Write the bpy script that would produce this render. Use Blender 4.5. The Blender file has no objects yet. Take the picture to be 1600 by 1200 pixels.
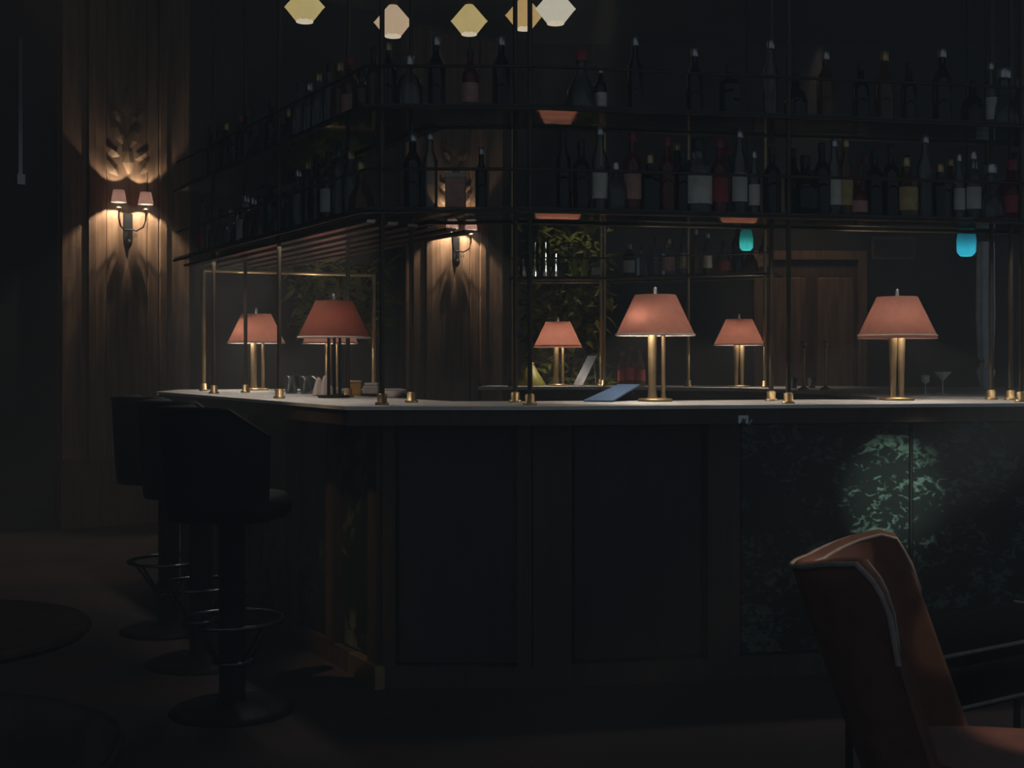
import bpy, math, random
from mathutils import Vector, Matrix
random.seed(7)
sc = bpy.context.scene
COL = sc.collection
PI = math.pi

# ------------------------------------------------------------------ camera, world, light, exposure
EYE = 1.32
FOC = 2000.0                      # focal length in pixels of a 1600x1200 frame
cam = bpy.data.cameras.new('camera'); camo = bpy.data.objects.new('camera', cam); COL.objects.link(camo)
cam.sensor_width = 36.0; cam.lens = 36.0 * FOC / 1600.0
cam.shift_y = -34.0 / 1600.0
cam.clip_start = 0.05
camo.location = (0, 0, EYE); camo.rotation_euler = (PI / 2, 0, 0)
sc.camera = camo

w = bpy.data.worlds.new('world'); sc.world = w; w.use_nodes = True
w.node_tree.nodes['Background'].inputs[0].default_value = (0.66, 0.83, 1.0, 1)
w.node_tree.nodes['Background'].inputs[1].default_value = 0.125
sc.view_settings.view_transform = 'Standard'
sc.view_settings.look = 'None'
sc.view_settings.exposure = 0.0
sc.view_settings.gamma = 1.0
sc.view_settings.use_curve_mapping = False
sc.cycles.max_bounces = 8
sc.cycles.transparent_max_bounces = 24
sc.cycles.caustics_reflective = False
sc.cycles.caustics_refractive = False
sc.cycles.use_denoising = True
sc.cycles.sample_clamp_indirect = 2.0

def light(name, kind, loc, power, color, size=0.02, target=None, spot=60, blend=0.6, parent=None):
    l = bpy.data.lights.new(name, kind); l.energy = power; l.color = color
    if kind != 'SUN': l.shadow_soft_size = size
    if kind == 'SPOT': l.spot_size = math.radians(spot); l.spot_blend = blend
    o = bpy.data.objects.new(name, l); COL.objects.link(o); o.location = loc
    if target is not None:
        o.rotation_euler = (Vector(target) - Vector(loc)).to_track_quat('-Z', 'Y').to_euler()
    if parent is not None: o.parent = parent
    return o

# unseen spots without fixtures, added to brighten chair, bar front, floor, plants and door
light('unseen_spot', 'SPOT', (3.3, 3.55, 3.3), 330, (1.0, 0.78, 0.6), 0.03, (0.72, 2.92, 0.84), 9.5, 0.9)
light('unseen_spot', 'SPOT', (2.3, 1.0, 3.4), 85, (1.0, 0.95, 0.62), 0.01, (1.04, 3.06, 0.68), 2.9, 0.6)
light('unseen_spot', 'SPOT', (2.2, 2.4, 3.6), 230, (1.0, 0.72, 0.55), 0.02, (1.28, 2.92, 0.47), 8.5, 0.6)
light('unseen_spot', 'SPOT', (2.5, 0.4, 2.6), 2100, (0.84, 1.0, 0.91), 0.02, (1.66, 5.38, 0.79), 6.0, 1.0)
light('unseen_spot', 'SPOT', (-2.2, 3.7, 4.3), 170, (1.0, 0.78, 0.5), 0.02, (-0.74, 5.45, 0.5), 12.5, 1.0)
light('unseen_spot', 'SPOT', (-2.8, 7.4, 4.3), 26, (1.0, 0.5, 0.36), 0.05, (-3.0, 8.0, 0.0), 40, 1.0)
light('unseen_spot', 'SPOT', (0.75, 9.4, 4.3), 45, (1.0, 0.92, 0.6), 0.04, (0.48, 9.95, 1.9), 22, 0.8)
light('unseen_spot', 'SPOT', (-1.0, 8.2, 4.3), 18, (1.0, 0.92, 0.6), 0.04, (-1.2, 8.8, 1.8), 16, 0.8)
light('unseen_spot', 'SPOT', (2.9, 12.0, 4.3), 45, (1.0, 0.75, 0.5), 0.05, (2.9, 13.2, 1.9), 50, 1.0)

def strip_light(a, b, power, wd=0.05):
    l = bpy.data.lights.new('shelf_strip_light', 'AREA'); l.shape = 'RECTANGLE'; l.energy = power; l.color = (1.0, 0.9, 0.8)
    d = Vector(b) - Vector(a); l.size = d.length; l.size_y = wd; l.spread = math.radians(130)
    o = bpy.data.objects.new('shelf_strip_light', l); COL.objects.link(o)
    o.location = (Vector(a) + Vector(b)) / 2; o.rotation_euler = (0, 0, math.atan2(d.y, d.x))
strip_light((0.25, 5.30, 1.885), (3.1, 5.85, 1.885), 4.2)      # light strips under the lower shelf
strip_light((-0.62, 5.25, 1.87), (-1.85, 7.4, 1.87), 5.5)

# ------------------------------------------------------------------ mesh helpers
class MB:
    def __init__(s): s.v = []; s.f = []; s.sm = []
    def add(s, vs, fs, smooth=False):
        n = len(s.v); s.v += [tuple(p) for p in vs]
        s.f += [tuple(i + n for i in f) for f in fs]; s.sm += [smooth] * len(fs)
        return s
    def hexa(s, b, t):
        return s.add(list(b) + list(t), [(3, 2, 1, 0), (4, 5, 6, 7), (0, 1, 5, 4), (1, 2, 6, 5), (2, 3, 7, 6), (3, 0, 4, 7)])
    def box(s, c, d, rz=0.0):
        x, y, z = c; a, b, h = d[0] / 2, d[1] / 2, d[2] / 2
        q = []
        for (u, v) in ((-a, -b), (a, -b), (a, b), (-a, b)):
            q.append((x + u * math.cos(rz) - v * math.sin(rz), y + u * math.sin(rz) + v * math.cos(rz)))
        return s.hexa([(p[0], p[1], z - h) for p in q], [(p[0], p[1], z + h) for p in q])
    def bev(s, c, d, r, rz=0.0):
        # box with its top and bottom edges chamfered
        x, y, z = c; h = d[2] / 2
        def ring(a, b, zz, k):
            o = []
            for (u, v) in ((-a + k, -b), (a - k, -b), (a, -b + k), (a, b - k), (a - k, b), (-a + k, b), (-a, b - k), (-a, -b + k)):
                o.append((x + u * math.cos(rz) - v * math.sin(rz), y + u * math.sin(rz) + v * math.cos(rz), zz))
            return o
        a, b = d[0] / 2, d[1] / 2
        R = [ring(a - r, b - r, z - h, r), ring(a, b, z - h + r, r), ring(a, b, z + h - r, r), ring(a - r, b - r, z + h, r)]
        return s.loft(R, True, True, True)
    def loft(s, rings, closed=True, cap0=False, cap1=False, smooth=False):
        n = len(rings[0]); vs = [p for r in rings for p in r]; fs = []
        for i in range(len(rings) - 1):
            for j in range(n if closed else n - 1):
                k = (j + 1) % n
                fs.append((i * n + j, i * n + k, (i + 1) * n + k, (i + 1) * n + j))
        s.add(vs, fs, smooth)
        if cap0: s.add(rings[0], [tuple(reversed(range(n)))])
        if cap1: s.add(rings[-1], [tuple(range(n))])
        return s
    def lathe(s, prof, c=(0, 0, 0), seg=20, cap0=False, cap1=False, smooth=True, sx=1, sy=1):
        R = [[(c[0] + r * sx * math.cos(2 * PI * j / seg), c[1] + r * sy * math.sin(2 * PI * j / seg), c[2] + z) for j in range(seg)] for r, z in prof]
        return s.loft(R, True, cap0, cap1, smooth)
    def tube(s, path, r, seg=8, closed=False, cap=True, r1=None):
        P = [Vector(p) for p in path]; n = len(P); R = []
        for i in range(n):
            if closed: t = P[(i + 1) % n] - P[i - 1]
            else: t = P[min(i + 1, n - 1)] - P[max(i - 1, 0)]
            t.normalize()
            up = Vector((0, 0, 1)) if abs(t.z) < 0.95 else Vector((1, 0, 0))
            a = t.cross(up).normalized(); b = a.cross(t).normalized()
            rr = r if r1 is None else r + (r1 - r) * i / (n - 1)
            R.append([tuple(P[i] + a * rr * math.cos(2 * PI * j / seg) + b * rr * math.sin(2 * PI * j / seg)) for j in range(seg)])
        if closed: R.append(R[0])
        return s.loft(R, True, cap and not closed, cap and not closed, True)
    def prism(s, poly, z0, z1):
        n = len(poly)
        return s.loft([[(p[0], p[1], z0) for p in poly], [(p[0], p[1], z1) for p in poly]], True, True, True)
    def mesh(s, name):
        me = bpy.data.meshes.new(name); me.from_pydata(s.v, [], s.f)
        me.polygons.foreach_set('use_smooth', s.sm); me.update()
        return me

def obj(name, mb, m, parent=None, loc=None, rz=0.0):
    me = mb.mesh(name) if isinstance(mb, MB) else mb
    if m is not None and not me.materials: me.materials.append(m)
    o = bpy.data.objects.new(name, me); COL.objects.link(o)
    if parent is not None: o.parent = parent
    if loc is not None: o.location = loc
    if rz: o.rotation_euler = (0, 0, rz)
    return o
def tag(o, label=None, cat=None, group=None, kind=None):
    if label: o['label'] = label
    if cat: o['category'] = cat
    if group: o['group'] = group
    if kind: o['kind'] = kind
    return o
def thing(name, label, cat, loc=(0, 0, 0), rz=0.0, group=None):
    o = bpy.data.objects.new(name, None); COL.objects.link(o)
    o.location = loc; o.rotation_euler = (0, 0, rz); o.empty_display_size = 0.05
    return tag(o, label, cat, group)
def dup(root, loc, rz, label=None, group=None):
    r = root.copy(); COL.objects.link(r); r.location = loc; r.rotation_euler = (0, 0, rz)
    if label: r['label'] = label
    if group: r['group'] = group
    for ch in list(root.children):
        if ch.type == 'LIGHT': continue
        c = ch.copy(); COL.objects.link(c); c.parent = r
        for g in list(ch.children):
            d = g.copy(); COL.objects.link(d); d.parent = c
    return r
def struct(name, mb, m): return tag(obj(name, mb, m), kind='structure')

# ------------------------------------------------------------------ materials
def pm(name, c1, c2=None, scale=8.0, rough=0.5, metal=0.0, bump=0.0, stretch=(1, 1, 1), spec=0.5, lo=0.35, hi=0.65, sheen=0.0, coat=0.0):
    m = bpy.data.materials.new(name); m.use_nodes = True; nt = m.node_tree; N = nt.nodes; L = nt.links
    b = N['Principled BSDF']
    b.inputs['Roughness'].default_value = rough; b.inputs['Metallic'].default_value = metal
    b.inputs['Specular IOR Level'].default_value = spec
    if coat: b.inputs['Coat Weight'].default_value = coat; b.inputs['Coat Roughness'].default_value = 0.08
    if sheen: b.inputs['Sheen Weight'].default_value = sheen
    tc = N.new('ShaderNodeTexCoord'); mp = N.new('ShaderNodeMapping'); mp.inputs['Scale'].default_value = stretch
    nz = N.new('ShaderNodeTexNoise'); nz.inputs['Scale'].default_value = scale; nz.inputs['Detail'].default_value = 5
    cr = N.new('ShaderNodeValToRGB'); cr.color_ramp.elements[0].position = lo; cr.color_ramp.elements[1].position = hi
    c2 = c2 or tuple(x * 0.75 for x in c1)
    cr.color_ramp.elements[0].color = (*c2, 1); cr.color_ramp.elements[1].color = (*c1, 1)
    L.new(tc.outputs['Object'], mp.inputs[0]); L.new(mp.outputs[0], nz.inputs['Vector'])
    L.new(nz.outputs['Fac'], cr.inputs[0]); L.new(cr.outputs[0], b.inputs['Base Color'])
    if bump:
        bp = N.new('ShaderNodeBump'); bp.inputs['Strength'].default_value = bump; bp.inputs['Distance'].default_value = 0.01
        L.new(nz.outputs['Fac'], bp.inputs['Height']); L.new(bp.outputs[0], b.inputs['Normal'])
    return m
def glass(name, tint, diff=0.12, dcol=None, rough=0.07):
    # thin clear glass: see-through tint, a little body colour, mirror shine by angle
    m = bpy.data.materials.new(name); m.use_nodes = True; nt = m.node_tree; N = nt.nodes; L = nt.links
    N.remove(N['Principled BSDF']); out = N['Material Output']
    tr = N.new('ShaderNodeBsdfTransparent'); df = N.new('ShaderNodeBsdfDiffuse'); gl = N.new('ShaderNodeBsdfGlossy')
    tc = N.new('ShaderNodeTexCoord'); nz = N.new('ShaderNodeTexNoise'); nz.inputs['Scale'].default_value = 14
    cr = N.new('ShaderNodeValToRGB'); cr.color_ramp.elements[0].color = (*[x * 0.8 for x in tint], 1); cr.color_ramp.elements[1].color = (*tint, 1)
    L.new(tc.outputs['Object'], nz.inputs['Vector']); L.new(nz.outputs['Fac'], cr.inputs[0]); L.new(cr.outputs[0], tr.inputs[0])
    df.inputs[0].default_value = (*(dcol or tint), 1); gl.inputs['Roughness'].default_value = rough
    fr = N.new('ShaderNodeFresnel'); fr.inputs[0].default_value = 1.5
    a = N.new('ShaderNodeMixShader'); a.inputs[0].default_value = diff
    b = N.new('ShaderNodeMixShader')
    L.new(tr.outputs[0], a.inputs[1]); L.new(df.outputs[0], a.inputs[2])
    L.new(fr.outputs[0], b.inputs[0]); L.new(a.outputs[0], b.inputs[1]); L.new(gl.outputs[0], b.inputs[2])
    L.new(b.outputs[0], out.inputs[0])
    return m
def shade_mat(name, col, k=0.5, dif=None):
    m = bpy.data.materials.new(name); m.use_nodes = True; nt = m.node_tree; N = nt.nodes; L = nt.links
    N.remove(N['Principled BSDF']); out = N['Material Output']
    t = N.new('ShaderNodeBsdfTranslucent'); d = N.new('ShaderNodeBsdfDiffuse'); a = N.new('ShaderNodeMixShader'); a.inputs[0].default_value = k
    tc = N.new('ShaderNodeTexCoord'); nz = N.new('ShaderNodeTexNoise'); nz.inputs['Scale'].default_value = 30; nz.inputs['Detail'].default_value = 6
    cr = N.new('ShaderNodeValToRGB'); cr.color_ramp.elements[0].position = 0.3; cr.color_ramp.elements[1].position = 0.7
    cr.color_ramp.elements[0].color = (*[x * 0.85 for x in col], 1); cr.color_ramp.elements[1].color = (*col, 1)
    L.new(tc.outputs['Object'], nz.inputs['Vector']); L.new(nz.outputs['Fac'], cr.inputs[0]); L.new(cr.outputs[0], t.inputs[0])
    d.inputs[0].default_value = (*(dif or col), 1)
    L.new(t.outputs[0], a.inputs[1]); L.new(d.outputs[0], a.inputs[2]); L.new(a.outputs[0], out.inputs[0])
    return m
def emit(name, c1, c2, s, scale=10):
    m = bpy.data.materials.new(name); m.use_nodes = True; nt = m.node_tree; N = nt.nodes; L = nt.links
    b = N['Principled BSDF']; b.inputs['Base Color'].default_value = (*c1, 1); b.inputs['Roughness'].default_value = 0.6
    tc = N.new('ShaderNodeTexCoord'); nz = N.new('ShaderNodeTexNoise'); nz.inputs['Scale'].default_value = scale
    cr = N.new('ShaderNodeValToRGB'); cr.color_ramp.elements[0].color = (*c2, 1); cr.color_ramp.elements[1].color = (*c1, 1)
    L.new(tc.outputs['Object'], nz.inputs['Vector']); L.new(nz.outputs['Fac'], cr.inputs[0]); L.new(cr.outputs[0], b.inputs['Emission Color'])
    b.inputs['Emission Strength'].default_value = s
    return m

M = {}
M['floor'] = pm('carpet', (0.065, 0.042, 0.036), (0.035, 0.034, 0.034), 2.2, 0.9, spec=0.15, bump=0.1)
M['wall'] = pm('dark_wall_paint', (0.045, 0.044, 0.042), None, 3, 0.75, spec=0.2)
M['ceiling'] = pm('dark_ceiling', (0.05, 0.05, 0.05), None, 3, 0.85, spec=0.15)
M['panelwood'] = pm('walnut_boards', (0.30, 0.19, 0.115), (0.17, 0.10, 0.06), 5, 0.5, bump=0.15, stretch=(6, 6, 0.35), spec=0.25)
M['panelwood2'] = pm('walnut_boards_dark', (0.16, 0.10, 0.065), (0.09, 0.055, 0.035), 5, 0.5, bump=0.15, stretch=(6, 6, 0.35), spec=0.25)
M['carve'] = pm('carved_wood', (0.36, 0.24, 0.14), (0.24, 0.15, 0.09), 9, 0.55, spec=0.3)
M['darkwood'] = pm('ebonised_wood', (0.035, 0.031, 0.029), (0.022, 0.020, 0.020), 4, 0.55, stretch=(5, 5, 0.5), spec=0.25)
M['pilwood'] = pm('mahogany', (0.075, 0.048, 0.034), (0.045, 0.03, 0.022), 4, 0.5, stretch=(6, 6, 0.4), spec=0.25)
M['tabledark'] = pm('matt_black_lacquer', (0.010, 0.010, 0.010), None, 6, 0.8, spec=0.04)
M['top'] = pm('pale_marble', (0.74, 0.71, 0.67), (0.50, 0.48, 0.45), 3.5, 0.35, spec=0.4, lo=0.3, hi=0.6)
M['brass'] = pm('brass', (0.56, 0.40, 0.20), (0.42, 0.29, 0.14), 12, 0.38, 0.85)
M['brassdark'] = pm('bronzed_brass', (0.085, 0.065, 0.042), (0.06, 0.048, 0.032), 10, 0.45, 0.7)
M['railbrass'] = pm('polished_rail_brass', (0.50, 0.40, 0.31), None, 10, 0.25, 1.0)
M['steel'] = pm('polished_steel', (0.55, 0.58, 0.6), None, 10, 0.2, 1.0)
M['black'] = pm('black_leather', (0.006, 0.006, 0.007), None, 30, 0.6, bump=0.2, spec=0.12)
M['blackmetal'] = pm('black_metal', (0.007, 0.007, 0.008), None, 20, 0.55, spec=0.12)
M['velvet'] = pm('terracotta_velvet', (0.13, 0.050, 0.031), (0.09, 0.034, 0.022), 14, 0.8, bump=0.15, spec=0.2, sheen=0.2)
M['velvetdark'] = pm('brown_velvet', (0.15, 0.068, 0.05), (0.10, 0.05, 0.038), 14, 0.85, bump=0.15, spec=0.2)
M['velvetnight'] = pm('dark_velvet', (0.050, 0.040, 0.034), None, 14, 0.85, bump=0.15, spec=0.2)
M['piping'] = pm('piping_cord', (0.26, 0.22, 0.19), None, 40, 0.6, spec=0.3)
M['cream'] = pm('cream_paper', (0.72, 0.66, 0.55), (0.55, 0.48, 0.38), 30, 0.7, lo=0.3, hi=0.5)
M['goldpaper'] = pm('gold_paper', (0.62, 0.42, 0.16), None, 30, 0.5)
M['pinkpaper'] = pm('pink_paper', (0.62, 0.30, 0.25), None, 30, 0.6)
M['redpaper'] = pm('red_paper', (0.40, 0.045, 0.05), None, 30, 0.6)
M['blackcap'] = pm('black_cap', (0.02, 0.02, 0.02), None, 30, 0.4)
M['redcap'] = pm('red_cap', (0.35, 0.03, 0.04), None, 30, 0.4)
M['silvercap'] = pm('silver_cap', (0.6, 0.6, 0.6), None, 30, 0.3, 0.9)
M['g_clear'] = glass('clear_glass', (0.80, 0.86, 0.84), 0.07, (0.5, 0.55, 0.52))
M['g_amber'] = glass('amber_glass', (0.42, 0.20, 0.07), 0.35, (0.22, 0.10, 0.04))
M['g_green'] = glass('green_glass', (0.10, 0.24, 0.14), 0.4, (0.03, 0.08, 0.05))
M['g_dark'] = glass('dark_glass', (0.05, 0.05, 0.05), 0.6, (0.015, 0.014, 0.014))
M['g_red'] = glass('ruby_glass', (0.45, 0.06, 0.06), 0.45, (0.22, 0.03, 0.03))
M['g_lime'] = glass('lime_glass', (0.75, 0.8, 0.2), 0.6, (0.7, 0.74, 0.18))
M['g_shelf'] = glass('shelf_glass', (0.80, 0.88, 0.85), 0.03, (0.3, 0.4, 0.38), 0.04)
M['shade'] = shade_mat('coral_lampshade', (0.86, 0.56, 0.475), 0.2, (0.42, 0.26, 0.22))
M['band'] = shade_mat('coral_trim_band', (0.80, 0.50, 0.42), 0.3, (0.5, 0.32, 0.28))
M['shadedim'] = shade_mat('brown_lampshade', (0.45, 0.20, 0.165), 0.3, (0.32, 0.12, 0.08))
M['sconce'] = shade_mat('sconce_shade', (0.35, 0.275, 0.27), 0.3, (0.2, 0.17, 0.16))
M['bulb'] = emit('bulb_glow', (1.0, 0.86, 0.72), (1.0, 0.82, 0.66), 2.0)
M['leaf'] = pm('olive_leaf', (0.30, 0.29, 0.05), (0.14, 0.16, 0.03), 9, 0.5, spec=0.3)
M['pot'] = pm('dark_pot', (0.03, 0.03, 0.03), None, 8, 0.5)
M['blue'] = pm('blue_card', (0.085, 0.15, 0.25), (0.065, 0.11, 0.19), 8, 0.5)
M['greycard'] = pm('grey_card', (0.028, 0.036, 0.042), None, 8, 0.5)
M['linen'] = pm('linen', (0.66, 0.55, 0.48), None, 10, 0.9, bump=0.3)
M['orange'] = pm('orange_card', (0.62, 0.34, 0.08), (0.45, 0.22, 0.05), 16, 0.6)
M['white'] = pm('white_card', (0.75, 0.72, 0.66), None, 10, 0.6)
M['cloth'] = pm('pale_curtain', (0.72, 0.78, 0.82), None, 10, 0.9)
M['print'] = pm('dim_print', (0.13, 0.07, 0.05), (0.03, 0.03, 0.03), 14, 0.6)
M['cyan'] = shade_mat('cyan_lantern_glass', (0.03, 0.40, 0.55), 0.2, (0.03, 0.2, 0.3))
M['teal'] = shade_mat('teal_lantern_glass', (0.03, 0.36, 0.32), 0.2, (0.03, 0.2, 0.2))
M['yellowvase'] = pm('yellow_vase_glaze', (0.24, 0.22, 0.04), None, 8, 0.5)

def marble(name, base, fleck, scale, st, lo, hi, patch=0.7):
    m = pm(name, base, None, 3, 0.30, spec=0.35, stretch=st)
    nt = m.node_tree; N = nt.nodes; L = nt.links; b = N['Principled BSDF']
    tc = N.new('ShaderNodeTexCoord'); mp = N.new('ShaderNodeMapping'); mp.inputs['Scale'].default_value = st
    nz = N.new('ShaderNodeTexNoise'); nz.inputs['Scale'].default_value = scale; nz.inputs['Detail'].default_value = 4; nz.inputs['Roughness'].default_value = 0.55
    nz.inputs['Distortion'].default_value = 0.8
    cr = N.new('ShaderNodeValToRGB'); e = cr.color_ramp.elements
    e[0].position = lo; e[0].color = (*base, 1); e[1].position = hi; e[1].color = (*fleck, 1)
    L.new(tc.outputs['Object'], mp.inputs[0]); L.new(mp.outputs[0], nz.inputs['Vector']); L.new(nz.outputs['Fac'], cr.inputs[0])
    n2 = N.new('ShaderNodeTexNoise'); n2.inputs['Scale'].default_value = scale * .22; n2.inputs['Detail'].default_value = 2
    ad = N.new('ShaderNodeMath'); ad.operation = 'MULTIPLY_ADD'; ad.inputs[1].default_value = patch; ad.inputs[2].default_value = -0.5 * patch
    su = N.new('ShaderNodeMath'); su.operation = 'ADD'
    L.new(mp.outputs[0], n2.inputs['Vector']); L.new(n2.outputs['Fac'], ad.inputs[0]); L.new(ad.outputs[0], su.inputs[0]); L.new(nz.outputs['Fac'], su.inputs[1])
    L.new(su.outputs[0], cr.inputs[0])
    L.new(cr.outputs[0], b.inputs['Base Color'])
    return m
M['marble'] = marble('reflection_flecked_marble', (0.003, 0.006, 0.005), (0.072, 0.115, 0.090), 24, (1, 1, 1.5), 0.53, 0.68)  # pale green flecks paint in a reflection on the polished bar front
M['marblewarm'] = marble('mottled_green_marble', (0.014, 0.020, 0.016), (0.16, 0.15, 0.08), 9, (1, 1, 0.9), 0.52, 0.72)

# ------------------------------------------------------------------ plan helpers
def V2(x, y): return Vector((x, y))
def offset_poly(pts, d):
    P = [V2(*p) for p in pts]; n = len(P); out = []
    def nrm(a, b):
        t = (b - a).normalized(); return V2(-t.y, t.x)
    for i in range(n):
        if i == 0: out.append(P[0] + nrm(P[0], P[1]) * d)
        elif i == n - 1: out.append(P[-1] + nrm(P[-2], P[-1]) * d)
        else:
            n0, n1 = nrm(P[i - 1], P[i]), nrm(P[i], P[i + 1]); m = (n0 + n1).normalized()
            out.append(P[i] + m * (d / m.dot(n0)))
    return [(p.x, p.y) for p in out]
def strip(pts, d0, d1): return offset_poly(pts, d0) + list(reversed(offset_poly(pts, d1)))
def seg(A, B, s, d):
    A, B = V2(*A), V2(*B); t = (B - A).normalized(); n = V2(-t.y, t.x); p = A + t * s + n * d
    return (p.x, p.y)
def segbox(mb, A, B, s0, s1, z0, z1, d0, d1):
    q = [seg(A, B, s0, d0), seg(A, B, s1, d0), seg(A, B, s1, d1), seg(A, B, s0, d1)]
    return mb.hexa([(*p, z0) for p in q], [(*p, z1) for p in q])
def at_px(A, B, px, d):
    """distance along A->B (moved in by d) where the sight line of bearing px crosses it"""
    k = (px - 800.0) / FOC; a, b = seg(A, B, 0, d), seg(A, B, 1, d)
    dx, dy = b[0] - a[0], b[1] - a[1]
    return (k * a[1] - a[0]) / (dx - k * dy)

# ------------------------------------------------------------------ room shell
struct('floor', MB().box((0.5, 7.75, -0.05), (16, 17.5, 0.1)), M['floor'])
struct('ceiling', MB().box((0.5, 9.75, 4.65), (16, 13.5, 0.1)), M['ceiling'])
W0 = V2(-3.18, 10.5); WD = V2(0.791, 0.612)
def wp(t, d=0.0):                         # along the slanted rear wall; d towards the room
    p = W0 + WD * t + V2(WD.y, -WD.x) * d
    return (p.x, p.y)
def wbox(mb, t0, t1, z0, z1, d0, d1):
    q = [wp(t0, d1), wp(t1, d1), wp(t1, d0), wp(t0, d0)]
    return mb.hexa([(*p, z0) for p in q], [(*p, z1) for p in q])
struct('wall_back', wbox(MB(), -1.0, 4.45, 0, 4.6, -0.15, 0.0), M['wall'])
c = wp(4.4)
struct('wall_right', MB().box((c[0] + 4.4, c[1] + 0.09, 2.3), (8.9, 0.15, 4.6)), M['wall'])
c = wp(-0.98)
struct('wall_left', MB().box((c[0] - 0.08, c[1] - 4.0, 2.3), (0.15, 8.3, 4.6)), M['wall'])
struct('baseboard_back', wbox(MB(), -1.0, 4.4, 0, 0.16, 0.0, 0.03), M['darkwood'])

hz = bpy.data.materials.new('black_lift_haze'); hz.use_nodes = True
hz.node_tree.nodes.remove(hz.node_tree.nodes['Principled BSDF'])
vs = hz.node_tree.nodes.new('ShaderNodeVolumeScatter'); vs.inputs['Density'].default_value = 0.022; vs.inputs['Color'].default_value = (1, 1, 1, 1)
hz.node_tree.links.new(vs.outputs[0], hz.node_tree.nodes['Material Output'].inputs['Volume'])
tag(obj('haze', MB().box((0.5, 8.0, 2.2), (17, 19.0, 5.4)), hz), 'thin haze added to lift the blacks across the bar room', 'haze', kind='stuff')  # scattering volume added to raise the dark tones evenly

def wall_panel(n, tc, k):
    t = tag(obj('trim_%d' % n, wbox(MB(), tc - 0.56 * k, tc + 0.56 * k, 0.0, 4.55, 0.0, 0.04), M['panelwood2']), kind='structure')
    edges = [(-0.53, -0.335, .075), (-0.325, -0.27, .095), (-0.26, -0.175, .07), (-0.165, 0.165, .055), (0.175, 0.26, .07), (0.27, 0.325, .095), (0.335, 0.53, .075)]
    for i, (a, b, d) in enumerate(edges):
        obj('board', wbox(MB(), tc + a * k, tc + b * k, 0.55, 4.5, 0.04, d), M['panelwood'], t)
    obj('plinth', wbox(MB(), tc - 0.55 * k, tc + 0.55 * k, 0.0, 0.5, 0.04, 0.10), M['panelwood2'], t)
    obj('rail', wbox(MB(), tc - 0.55 * k, tc + 0.55 * k, 0.5, 0.55, 0.04, 0.115), M['panelwood2'], t)
    # carved foliage above the lamp, leaves in relief
    mb = MB()
    for (u, z, ang, ln) in ((0.02, 2.86, 95, .30), (-0.07, 2.84, 130, .20), (0.10, 2.86, 60, .22), (0.02, 3.06, 75, .26), (-0.03, 3.10, 115, .24), (0.07, 2.98, 40, .16), (-0.06, 3.0, 150, .15), (0.0, 3.32, 90, .26), (0.05, 3.28, 55, .16), (-0.05, 3.28, 125, .16)):
        a = math.radians(ang); du, dz = math.cos(a), math.sin(a)
        pts = []
        for q, wd, hh in ((0, .012, .058), (.3, .05, .085), (.6, .045, .09), (1.0, .004, .06)):
            cu, cz = u + du * ln * q, z + dz * ln * q
            pts.append([(cu - dz * wd, cz + du * wd, .055), (cu, cz, hh), (cu + dz * wd, cz - du * wd, .055)])
        R = [[(*wp(tc + p[0] * k, p[2]), p[1]) for p in r] for r in pts]
        mb.loft(R, False, smooth=False)
    obj('carving', mb, M['carve'], t)
    return t
wall_panel(1, 0.0, 1.0)
wall_panel(2, 3.27, 1.08)
struct('trim_3', wbox(wbox(MB(), -0.86, -0.83, 2.78, 3.85, 0.0, 0.05), -0.875, -0.815, 2.70, 2.78, 0.0, 0.07), M['steel'])  # made-up steel strip standing in for a vertical streak of reflected light
# wooden door far behind the island
WY = wp(4.4)[1]
d = tag(obj('door_1', MB().box((3.06, WY + 0.02, 1.16), (1.1, 0.06, 2.32)), M['panelwood2']), kind='structure')
for x in (2.53, 3.60): obj('door_frame', MB().box((x, WY - 0.01, 1.19), (0.09, 0.09, 2.38)), M['panelwood'], d)
obj('door_frame', MB().box((3.065, WY - 0.01, 2.42), (1.16, 0.09, 0.09)), M['panelwood'], d)
for z0, z1 in ((0.15, 0.95), (1.05, 2.2)):
    for x in (2.82, 3.32): obj('door_panel', MB().bev((x, WY - 0.02, (z0 + z1) / 2), (0.40, 0.05, z1 - z0), 0.02), M['panelwood'], d)
obj('door_handle', MB().tube([(2.66, WY - 0.02, 1.02), (2.66, WY - 0.07, 1.02), (2.76, WY - 0.07, 1.02)], 0.01), M['brass'], d)
# framed print on the far wall
t = thing('picture', 'small dark framed print on the far wall above the wooden door', 'picture', (3.92, WY - 0.0, 2.38))
obj('picture_frame', MB().box((0, -0.02, 0.22), (0.44, 0.04, 0.025)).box((0, -0.02, 0.01), (0.44, 0.04, 0.025)).box((-0.21, -0.02, 0.115), (0.025, 0.04, 0.20)).box((0.21, -0.02, 0.115), (0.025, 0.04, 0.20)), M['panelwood'], t)
obj('print', MB().box((0, -0.012, 0.115), (0.40, 0.015, 0.19)), M['print'], t)

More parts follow.
